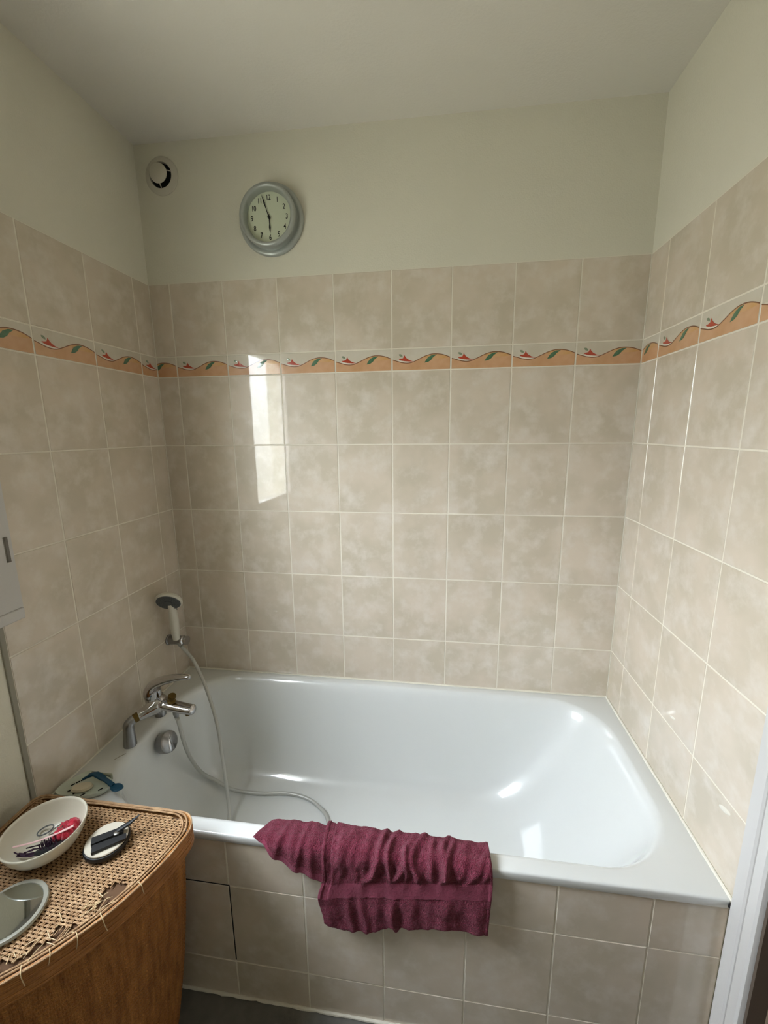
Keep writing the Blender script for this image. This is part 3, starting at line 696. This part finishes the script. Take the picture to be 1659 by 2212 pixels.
def frayed(x, y):
    X = x-HC.x; Y = -(y-HC.y); r = math.hypot(X, Y); a = math.degrees(math.atan2(Y, X))
    if r > HR-5.5 and 24 < a < 74: return noise.noise(Vector((x*.35, y*.35, 4)))+(r-(HR-5.5))*.15 > .26
    return False
ny = int(HR/wsp)
for j in range(ny):
    y = HC.y-1.2-j*wsp; run = []
    k = 0; x = HC.x+.9
    while x < HC.x+HR:
        ok = inside(x, y, 1.3) and not frayed(x, y)
        if ok:
            s = round((x-HC.x)/ssp*4); ph = math.sin(math.pi/2*s+math.pi*(j % 2))
            run.append((x, y+.05*noise.noise(Vector((x*.4, j*3.1, 2))), lid_z-.18+.15*ph))
        if (not ok) or x+ssp/4 >= HC.x+HR:
            if len(run) > 3: tube(g, run, .235, 5, flat=.42, ref=(0, 1, 0))
            run = []
        x += ssp/4
nx = int(HR/ssp)
for i in range(1, nx):
    for dx in (-.17, .17):
        x = HC.x+i*ssp+dx; run = []; y = HC.y-1.0
        while y > HC.y-HR:
            ok = inside(x, y, 1.2) and not (frayed(x, y) and random.random() < .5)
            if ok: run.append((x+.04*noise.noise(Vector((y*.3, i*2.1, 6))), y, lid_z-.2))
            if (not ok) or y-.9 <= HC.y-HR:
                if len(run) > 1: tube(g, run, .12, 5)
                run = []
            y -= .9
link('lid_weave', g, m_wickl, ham, angle=80, kind='stuff')
g = G()
for k in range(52):
    a = math.radians(random.uniform(-72, -26)); r = HR-random.uniform(.6, 5.2); p = Vector((HC.x+r*math.cos(a), HC.y+r*math.sin(a), lid_z+.1))
    d = Vector((random.uniform(-1, 1), random.uniform(-1, 1), random.uniform(-.1, .22))).normalized(); ln = random.uniform(1.0, 3.4)
    tube(g, smooth_path([p, p+d*ln*.5+Vector((0, 0, .15)), p+d*ln], 3), .075, 5)
for (a, ln, dx) in ((-31, 2.6, .6), (-36, 5.2, -2.2), (-46, 2.2, .5), (-41, 4.8, -3.2), (-22, 2.0, .2)):
    t = math.radians(a); p = Vector((HC.x+(HR+.15)*math.cos(t), HC.y+(HR+.15)*math.sin(t), lid_z+.3)); out = Vector((math.cos(t), math.sin(t), 0))
    tube(g, smooth_path([p-out*1.2+Vector((0, 0, .2)), p+out*.15, p+out*.3+Vector((dx*.3, 0, -ln*.5)), p+out*.35+Vector((dx, 0, -ln))], 4), .08, 5)
link('loose_straw', g, m_straw, ham, kind='stuff')
# ---------------------------------------------------------------- things on the hamper lid
LZ = lid_z+.26
bc = Vector((20.6, -84.6, LZ)); BR = 8.0; bh = 5.6
bowl = thing('bowl', 'cream plastic bowl of hair things standing on the hamper lid', 'bowl', tuple(bc))
g = G(); lathe(g, [(0, .5), (2.8, .45), (4.4, .8), (5.9, 2.0), (6.9, 3.6), (7.5, 5.2), (7.62, 5.6), (7.85, 5.75), (8.02, 5.6), (7.9, 5.1), (7.3, 3.4), (6.3, 1.7), (4.9, .5), (4.4, 0), (0, 0)], bc, (0, 0, 1), 64)
link('shell', g, m_bowl, bowl, angle=70)
g = G()                                         # crumpled red scrunchie
pts = []
for k in range(121):
    t = 2*math.pi*k/120; pts.append(Vector((23.5+1.2*math.cos(t), -82.4+1.5*math.sin(t), LZ+2.9+.2*math.sin(t*3)+.5*math.cos(t))))
tube(g, pts, [1.12+.13*math.sin(k*math.pi/120*34)+.08*math.sin(k*math.pi/120*58) for k in range(121)], 12, caps=False)
g.v = [p+Vector((noise.noise(p*1.1), noise.noise(p*1.1+Vector((9, 0, 0))), 0))*.25 for p in g.v]
link('scrunchie', g, m_red, org=(23.5, -82.4, LZ+1), label='crumpled red scrunchie inside the cream bowl', category='hair tie', angle=80)
hb = thing('hair_brush', 'dark plum oval hairbrush lying in the cream bowl', 'brush', (25, -87, LZ+1.2))
g = G(); lathe(g, [(0, -.5), (1.8, -.4), (2.25, 0), (2.1, .4), (0, .6)], (23.4, -86.4, LZ+2.5), (-.25, .35, .9), 30, sx=1.25, sy=.75, ub=Vector((.75, .6, 0))); link('pad', g, m_blackm, hb)
g = G(); random.seed(3)
for k in range(90):
    a = random.uniform(0, 6.28); r = random.uniform(0, 2.3); p = Vector((23.3+r*math.cos(a)*1.0, -86.4+r*math.sin(a)*.6, LZ+2.8)); tube(g, [p, p+Vector((-.3+random.uniform(-.2, .2), .2, 1.0))], .07, 4)
link('bristles', g, m_plum, hb, kind='stuff')
g = G(); tube(g, smooth_path([(22.0, -87.2, LZ+2.3), (19.8, -87.9, LZ+1.9), (17.4, -88.3, LZ+2.1)], 5), [.5]*5+[.42]*6, 10, flat=.6); link('handle', g, m_plum, hb)
g = G(); tube(g, smooth_path([(15.8, -87.8, LZ+3.2), (20, -86.2, LZ+3.5), (23.8, -84.2, LZ+4.2), (26.2, -82.9, LZ+4.9)], 6), [.24]*12+[.3]*7, 8, flat=.5)
link('comb_stick', g, m_pink, org=(21.5, -85.6, LZ+3), label='thin pale pink stick lying across the cream bowl', category='hair tool')
for (cx_, cy_, r_, tl, lb) in ((18.2, -82.6, 1.75, .5, 'thin dark hair elastic, the one farther from the red scrunchie in the bowl'), (20.9, -82.4, 1.6, .9, 'thin dark hair elastic leaning against the red scrunchie in the bowl')):
    g = G(); pts = []
    for k in range(31):
        t = 2*math.pi*k/30; pts.append(Vector((cx_+r_*math.cos(t), cy_+r_*math.sin(t)*.75, LZ+1.7+tl*(1+math.cos(t)))))
    tube(g, pts, .15, 8, caps=False)
    link('hair_elastic', g, m_metal if tl > .6 else m_grey, org=(cx_, cy_, LZ+1.4), label=lb, category='hair tie', group='hair elastics in the bowl')
g = G(); random.seed(5)
for k in range(7):
    p = Vector((17.0+random.uniform(-1, 2.4), -87.4+random.uniform(-.8, .8), LZ+1.9+random.uniform(0, .6))); d = Vector((random.uniform(.6, 1), random.uniform(-.4, .6), .1)); tube(g, [p, p+d*2.6], .13, 6)
link('hair_pins', g, m_plum, org=(18, -87.4, LZ+1.2), label='tangle of dark hair pins at the near end of the cream bowl', category='hair pins', kind='stuff')
mc = Vector((33.4, -82.2, LZ))
pc = thing('compact_case', 'round cream topped compact with a black rim on the hamper lid, hair clip on it', 'compact', tuple(mc))
g = G(); lathe(g, [(0, 0), (3.9, 0), (4.5, .35), (4.6, .9), (4.45, 1.25), (4.2, 1.3), (0, 1.3)], mc, (0, 0, 1), 48); link('base', g, m_black, pc)
g = G(); lathe(g, [(0, 1.32), (4.2, 1.32), (4.25, 1.55), (4.1, 1.7), (0, 1.75)], mc, (0, 0, 1), 48); link('lid', g, m_creamd, pc)
cl = thing('hair_clip', 'black hair clip lying across the round cream compact', 'hair clip', (34.8, -82.4, LZ+1.8))
def slab(g, pts, w, h):
    for (a, b) in zip(pts[:-1], pts[1:]):
        pass
    tube(g, pts, w, 8, flat=h/w, ref=(0, 0, 1) if False else None)
dirc = Vector((.80, .60, 0)).normalized(); sd = Vector((.6, -.8, 0))
g = G(); o_ = Vector((34.6, -82.6, LZ+1.85))
for (off, hh, l0, l1, ww) in ((-.95, .8, -3.5, 2.6, .95), (1.1, .6, -3.3, 3.2, .95)):
    P = []
    for z_ in (0, hh):
        for (l, q) in ((l0, -ww), (l1, -ww*.75), (l1, ww*.75), (l0, ww)): P.append(o_+dirc*l+sd*(off+q)+Vector((0, 0, z_)))
    g.add(P, [(0, 3, 2, 1), (4, 5, 6, 7), (0, 1, 5, 4), (1, 2, 6, 5), (2, 3, 7, 6), (3, 0, 4, 7)])
link('jaws', g, m_black, cl, smooth=False)
g = G(); tube(g, [o_+dirc*1.4+sd*-.9+Vector((0, 0, .8)), o_+dirc*4.0+sd*-1.3+Vector((0, 0, 1.3)), o_+dirc*5.9+sd*-1.5+Vector((0, 0, 2.2))], [.7, .55, .2], 8, flat=.6); link('tail', g, m_black, cl)
g = G(); lathe(g, [(.55, 0), (.55, .25), (.3, .32), (0, .32)], o_+dirc*1.3+sd*-.4+Vector((0, 0, .7)), (0, 0, 1), 12); link('spring', g, m_metal, cl, label='bright metal spring')
rc_ = Vector((25.4, -97.3, LZ))
rm = thing('round_mirror', 'round hand mirror with a clear plastic rim on the near side of the hamper lid', 'mirror', tuple(rc_))
g = G(); lathe(g, [(5.2, .15), (5.5, 0), (6.0, .1), (6.15, .45), (6.0, .8), (5.7, .9), (5.3, .8), (5.2, .15)], rc_, (0, 0, 1), 56); link('rim', g, m_clear, rm)
g = G(); lathe(g, [(0, .1), (5.2, .1), (5.3, .8), (5.15, .95), (0, .96)], rc_, (.07, .03, 1), 56); link('glass', g, m_mirror, rm)
# ---------------------------------------------------------------- soap dish, soap, razor
DZ0 = RZ+.02
dish = thing('soap_dish', 'pale perforated plastic soap dish on the near left corner of the bath rim', 'soap dish', (8.5, -62, DZ0))
g = G()
out = [(1.4, -65.4), (1.2, -63.2), (3.0, -59.6), (5.0, -57.6), (7.2, -57.9), (10.5, -58.6), (13.6, -59.4), (15.2, -60.6), (15.4, -62.0), (14.4, -63.8), (12.0, -65.3), (9.2, -66.0), (5.6, -66.2), (3.0, -66.1)]
ctr = Vector((8.3, -62.3, 0))
def dl(s, z): 
    L = [Vector((x, y, 0)) for x, y in out]; L = smooth_path(L+[L[0]], 4)[:-1]
    return [Vector((ctr.x+(p.x-ctr.x)*s, ctr.y+(p.y-ctr.y)*s, z)) for p in L]
loft(g, [list(reversed(l)) for l in (dl(.86, DZ0), dl(.98, DZ0+.7), dl(1.02, DZ0+1.4), dl(1.0, DZ0+1.6), dl(.95, DZ0+1.4), dl(.86, DZ0+.75), dl(.5, DZ0+.6))], cap0=True, cap1=True)
link('tray', g, m_dish, dish, angle=70)
g = G()
for (x, y, l) in ((6.6, -64.4, .55), (9.2, -64.6, .55), (12.8, -62.4, .6), (4.4, -64.0, .45), (3.6, -62.0, .5), (4.3, -61.0, .5), (5.0, -60.1, .5), (5.7, -59.3, .5)):
    g = G(); a = Vector((x, y, DZ0+.66)); q = Vector((.55, .8, 0))*l; s2 = Vector((.8, -.5, 0))*.22
    g.add([a-q-s2, a-q+s2, a+q+s2, a+q-s2, a-q-s2+Vector((0, 0, .1)), a-q+s2+Vector((0, 0, .1)), a+q+s2+Vector((0, 0, .1)), a+q-s2+Vector((0, 0, .1))], [(0, 3, 2, 1), (4, 5, 6, 7), (0, 1, 5, 4), (1, 2, 6, 5), (2, 3, 7, 6), (3, 0, 4, 7)]); link('drain_slot', g, m_blackm, dish, smooth=False)
g = G(); bbox(g, 6.2, 13.0, -58.6, -57.9, DZ0, DZ0+1.9, .2); link('back_ledge', g, mat('smoky_green_plastic', (150, 152, 132), .4), dish)
g = G(); lathe(g, [(0, 0), (1.9, .05), (2.3, .5), (2.0, 1.0), (0, 1.2)], (7.6, -63.0, DZ0+.72), (0, 0, 1), 32, sx=1.25, sy=.7, ub=(1, .3, 0))
link('soap', g, m_soap, org=(7.6, -63.0, DZ0+.7), label='worn cream bar of soap in the soap dish', category='soap')
rz = thing('razor', 'dark teal plastic razor lying across the soap dish', 'razor', (12, -61, DZ0+1.5))
g = G(); rp = smooth_path([(6.6, -61.6, DZ0+2.4), (8.1, -60.3, DZ0+2.9), (9.6, -60.0, DZ0+3.0), (12.4, -60.7, DZ0+2.7), (14.8, -61.4, DZ0+2.3), (16.6, -62.0, DZ0+2.0)], 5)
tube(g, rp, [.42]*4+[.7]*6+[.85]*6+[.65]*6+[.7]*4, 10, flat=.7); link('handle', g, m_blue, rz)
g = G(); lathe(g, [(0, -.35), (1.4, -.3), (1.75, 0), (1.4, .35), (0, .4)], (17.9, -62.2, DZ0+1.75), (.1, .1, 1), 24, sx=1.1, sy=.85, ub=(1, -.3, 0)); link('head', g, m_blue, rz)
# ---------------------------------------------------------------- towel
section = [(-61.6, -140), (-62.6, -131), (-63.6, -124.4), (-64.2, -121.6), (-64.7, -120.1), (-65.8, -119.55), (-67.6, -119.5), (-69.3, -119.6), (-70.4, -120.2), (-70.95, -121.4), (-71.15, -123.2), (-71.25, -128), (-71.35, -134), (-71.45, -150)]
SP = smooth_path([(0, a, b) for a, b in section], 10)
cum = [0]
for i in range(len(SP)-1): cum.append(cum[-1]+(SP[i+1]-SP[i]).length)
def at_s(s):
    s = max(0, min(cum[-1]-1e-4, s)); lo, hi = 0, len(cum)-1
    while hi-lo > 1:
        mid = (lo+hi)//2
        if cum[mid] <= s: lo = mid
        else: hi = mid
    t = (s-cum[lo])/(cum[hi]-cum[lo]); p = SP[lo].lerp(SP[hi], t); d = (SP[hi]-SP[lo]).normalized()
    return p, Vector((0, d.z, -d.y)) if False else Vector((0, -abs(d.z) if p.y < -66 else abs(d.z)*1.0, abs(d.y)))
def s_of_z(z):                                  # on the outer hanging side
    for i in range(len(SP)-1, 0, -1):
        if SP[i].y < -70 and SP[i].z <= z <= SP[i-1].z:
            return cum[i-1]+(SP[i-1].z-z)/(SP[i-1].z-SP[i].z)*(cum[i]-cum[i-1])
    return cum[-1]
s_top = min(range(len(SP)), key=lambda i: abs(SP[i].y+64.9)+abs(SP[i].z+120)); S_TOP = cum[s_top]
def interp(tb_, x):
    if x <= tb_[0][0]: return tb_[0][1]
    for a, b in zip(tb_[:-1], tb_[1:]):
        if x <= b[0]:
            t = (x-a[0])/(b[0]-a[0]); t = t*t*(3-2*t); return a[1]+(b[1]-a[1])*t
    return tb_[-1][1]
# ridges: polylines of (k across 0..1, t down 0..1), width, height ; upper zone ends at the woven band
U = [([(.26, .0), (.22, .10), (.13, .30), (.11, .6)], .035, .55), ([(.385, .0), (.36, .28), (.335, .55), (.30, .85), (.25, 1.0)], .020, .95), ([(.455, .0), (.43, .15), (.40, .45), (.41, .75), (.415, 1.0)], .018, .9),
     ([(.56, .0), (.535, .2), (.50, .42), (.49, .62), (.44, .9)], .018, .7), ([(.62, .0), (.575, .25), (.54, .5), (.565, .75), (.59, 1.0)], .022, .95), ([(.50, .42), (.515, .65), (.50, 1.0)], .016, .6),
     ([(.77, .0), (.73, .2), (.725, .5), (.74, .8)], .020, .9), ([(.80, .08), (.765, .4), (.735, .72), (.71, 1.0)], .018, .7), ([(.97, .45), (.90, .8), (.86, 1.0)], .022, .6), ([(.99, .6), (.94, 1.0)], .018, .5),
     ([(.0, .0), (.02, .5), (.05, 1.0)], .02, .2), ([(.18, .55), (.20, .8), (.22, 1.0)], .03, .45), ([(.30, .1), (.27, .35), (.24, .6)], .025, .5), ([(.67, .1), (.65, .45), (.66, .9)], .022, .55), ([(.86, .2), (.84, .6), (.80, .95)], .03, .4)]
V = [(.05, .05, .7), (.185, .030, .9), (.26, .026, .8), (.335, .034, .7), (.445, .028, 1.2), (.55, .055, .9), (.645, .03, .4), (.745, .05, 1.1), (.93, .05, .8)]
def dist_poly(P, a, b, asp):
    best = 9
    for (p, q) in zip(P[:-1], P[1:]):
        dx, dy = (q[0]-p[0]), (q[1]-p[1])*asp; ex, ey = a-p[0], (b-p[1])*asp; L2 = dx*dx+dy*dy
        t = max(0, min(1, (ex*dx+ey*dy)/L2)); best = min(best, math.hypot(ex-t*dx, ey-t*dy))
    return best
hem = [(0, -140.0), (.04, -140.8), (.10, -141.4), (.25, -141.2), (.38, -139.6), (.43, -138.4), (.455, -139.6), (.49, -138.2), (.62, -137.6), (.74, -136.4), (.84, -137.0), (1, -136.6)]
band0 = lambda k: -128.4+5.8*k; band1 = lambda k: -132.6+5.6*k
NU, NV = 230, 190
towel = thing('towel', 'burgundy terry towel draped over the front rim of the bath', 'towel', (95, -68, -141))
g = G(); v = []; mi_f = []
for i in range(NU+1):
    k = i/NU
    sh_ = s_of_z(interp(hem, k)); sb0 = s_of_z(band0(k)); sb1 = s_of_z(band1(k)); s0 = S_TOP-15-1.2*math.sin(k*9)
    for j in range(NV+1):
        s = s0+(sh_-s0)*j/NV; p, nrm = at_s(s)
        xl = 79.9+interp([(S_TOP, 0), (sb0-2, .3), (sb1, -1.0), (sh_, .3)], s); xr = 119.6+interp([(S_TOP, .1), (sb0, .6), (sh_, .0)], s)
        x = xl+(xr-xl)*k
        h = .55+.75*math.exp(-(k/.16)**2)*(1 if s < sb1 else max(.55, 1-(s-sb1)/5))
        if s < sb0:
            t = (s-S_TOP)/(sb0-S_TOP); fade = min(1, max(.25, (t+.25)*2.2))*(1 if t < .8 else max(.3, 1-.7*(t-.8)/.2))
            asp = 9.5/39
            for (P, wd, am) in U:
                d = dist_poly(P, k, max(0, t), asp)
                if d < wd*3.2: h += am*math.exp(-(d/wd)**2)*fade*1.1
            if t < 0: h *= .8
            h += (.45*noise.noise(Vector((k*11, t*2.2, 3)))+.3*noise.noise(Vector((k*26+t*2, t*3.5, 13))))*fade
        elif s <= sb1:
            q = (s-sb0)/(sb1-sb0); ua = sum(am*math.exp(-((k-P[-1][0])/(wd*1.5))**2) for (P, wd, am) in U if P[-1][1] > .9); va = sum(am*math.exp(-((k-c)/(wd*1.3))**2) for (c, wd, am) in V)
            h += (ua*(1-q)+va*q)*.38+.15*noise.noise(Vector((k*10, 1, 1)))
        else:
            t = (s-sb1)/(sh_-sb1); e = .25+.75*math.sin(min(1, t*1.7)*math.pi/2)
            for (c, wd, am) in V:
                cc_ = c+.012*math.sin(t*3+c*20); h += am*math.exp(-((k-cc_)/wd)**2)*e*1.15*(1-.45*t)
            h += .4*noise.noise(Vector((k*9, t*1.5, 8)))*e+.2*noise.noise(Vector((k*24, t*2.5, 18)))*e
        if k < .062 and s < sb1: h -= .42*min(1, (.062-k)/.006)*(1 if s < sb0 else .5)
        if k < .02 and s < sb1: h += .22
        if k > .985: h += .18
        h += .07*noise.noise(Vector((x*2.2, s*2.2, 0)))
        v.append(Vector((x, p.y, p.z))+nrm*h)
f = []; W_ = NV+1
for i in range(NU):
    k = (i+.5)/NU; sh_ = s_of_z(interp(hem, k)); sb0 = s_of_z(band0(k)); sb1 = s_of_z(band1(k)); s0 = S_TOP-15-1.2*math.sin(k*9)
    for j in range(NV):
        f.append((i*W_+j, i*W_+j+1, (i+1)*W_+j+1, (i+1)*W_+j)); s = s0+(sh_-s0)*(j+.5)/NV; mi_f.append(1 if sb0 < s < sb1 else 0)
g.add(v, f); g.m = mi_f
def cloth(name, g, mats, th):
    o = link(name, g, mats, towel, angle=180); md = o.modifiers.new('thickness', 'SOLIDIFY'); md.thickness = th/100; md.offset = -1; return o
cloth('drape', g, [m_towel, m_band], .45)
# folded flap sticking out to the left, under the main drape
g = G(); v = []; NU2, NV2 = 90, 110; mi_f = []
hemf = [(0, -119.9), (.12, -120.6), (.3, -124.2), (.55, -126.9), (.85, -129.2), (1, -129.8)]
for i in range(NU2+1):
    k = i/NU2; zz_ = interp(hemf, k); sh_ = s_of_z(zz_) if zz_ < -120.9 else S_TOP+5.4+(abs(zz_)-119.9)*1.2
    s0 = S_TOP+.2-7*min(1, k*2.2)
    for j in range(NV2+1):
        t = j/NV2; s = s0+(sh_-s0)*t; p, nrm = at_s(s)
        x = (65.3-3.4*t)+k*(83.5-(65.3-3.4*t)); 
        h = .1+.2*math.sin(min(1, k*4)*math.pi/2)
        for (c, wd, am, sl_) in ((.14, .05, .4, .12), (.30, .045, .8, -.10), (.44, .05, .7, .16), (.56, .035, .7, -.08), (.68, .05, .7, .05)):
            h += am*math.exp(-((k-c-sl_*(t-.6))/wd)**2)*min(1, k*6)*min(1, t*1.5)*.8*(1-.75*max(0, (t-.75)/.25))
        h += .25*noise.noise(Vector((k*7, t*4, 30)))*min(1, k*4)+.05*noise.noise(Vector((x*2.2, s*2.2, 4)))
        v.append(Vector((x, p.y, p.z))+nrm*h*(1 if k < .72 else max(.25, 1-(k-.72)*5)))
f = []; W_ = NV2+1
for i in range(NU2):
    for j in range(NV2): f.append((i*W_+j, i*W_+j+1, (i+1)*W_+j+1, (i+1)*W_+j)); mi_f.append(1 if j > NV2*.90 and i > 10 else 0)
g.add(v, f); g.m = mi_f
cloth('folded_end', g, [m_towel, m_band], .4)
# ---------------------------------------------------------------- tidy
for o in sc.collection.objects:
    if '_o' in o: del o['_o']
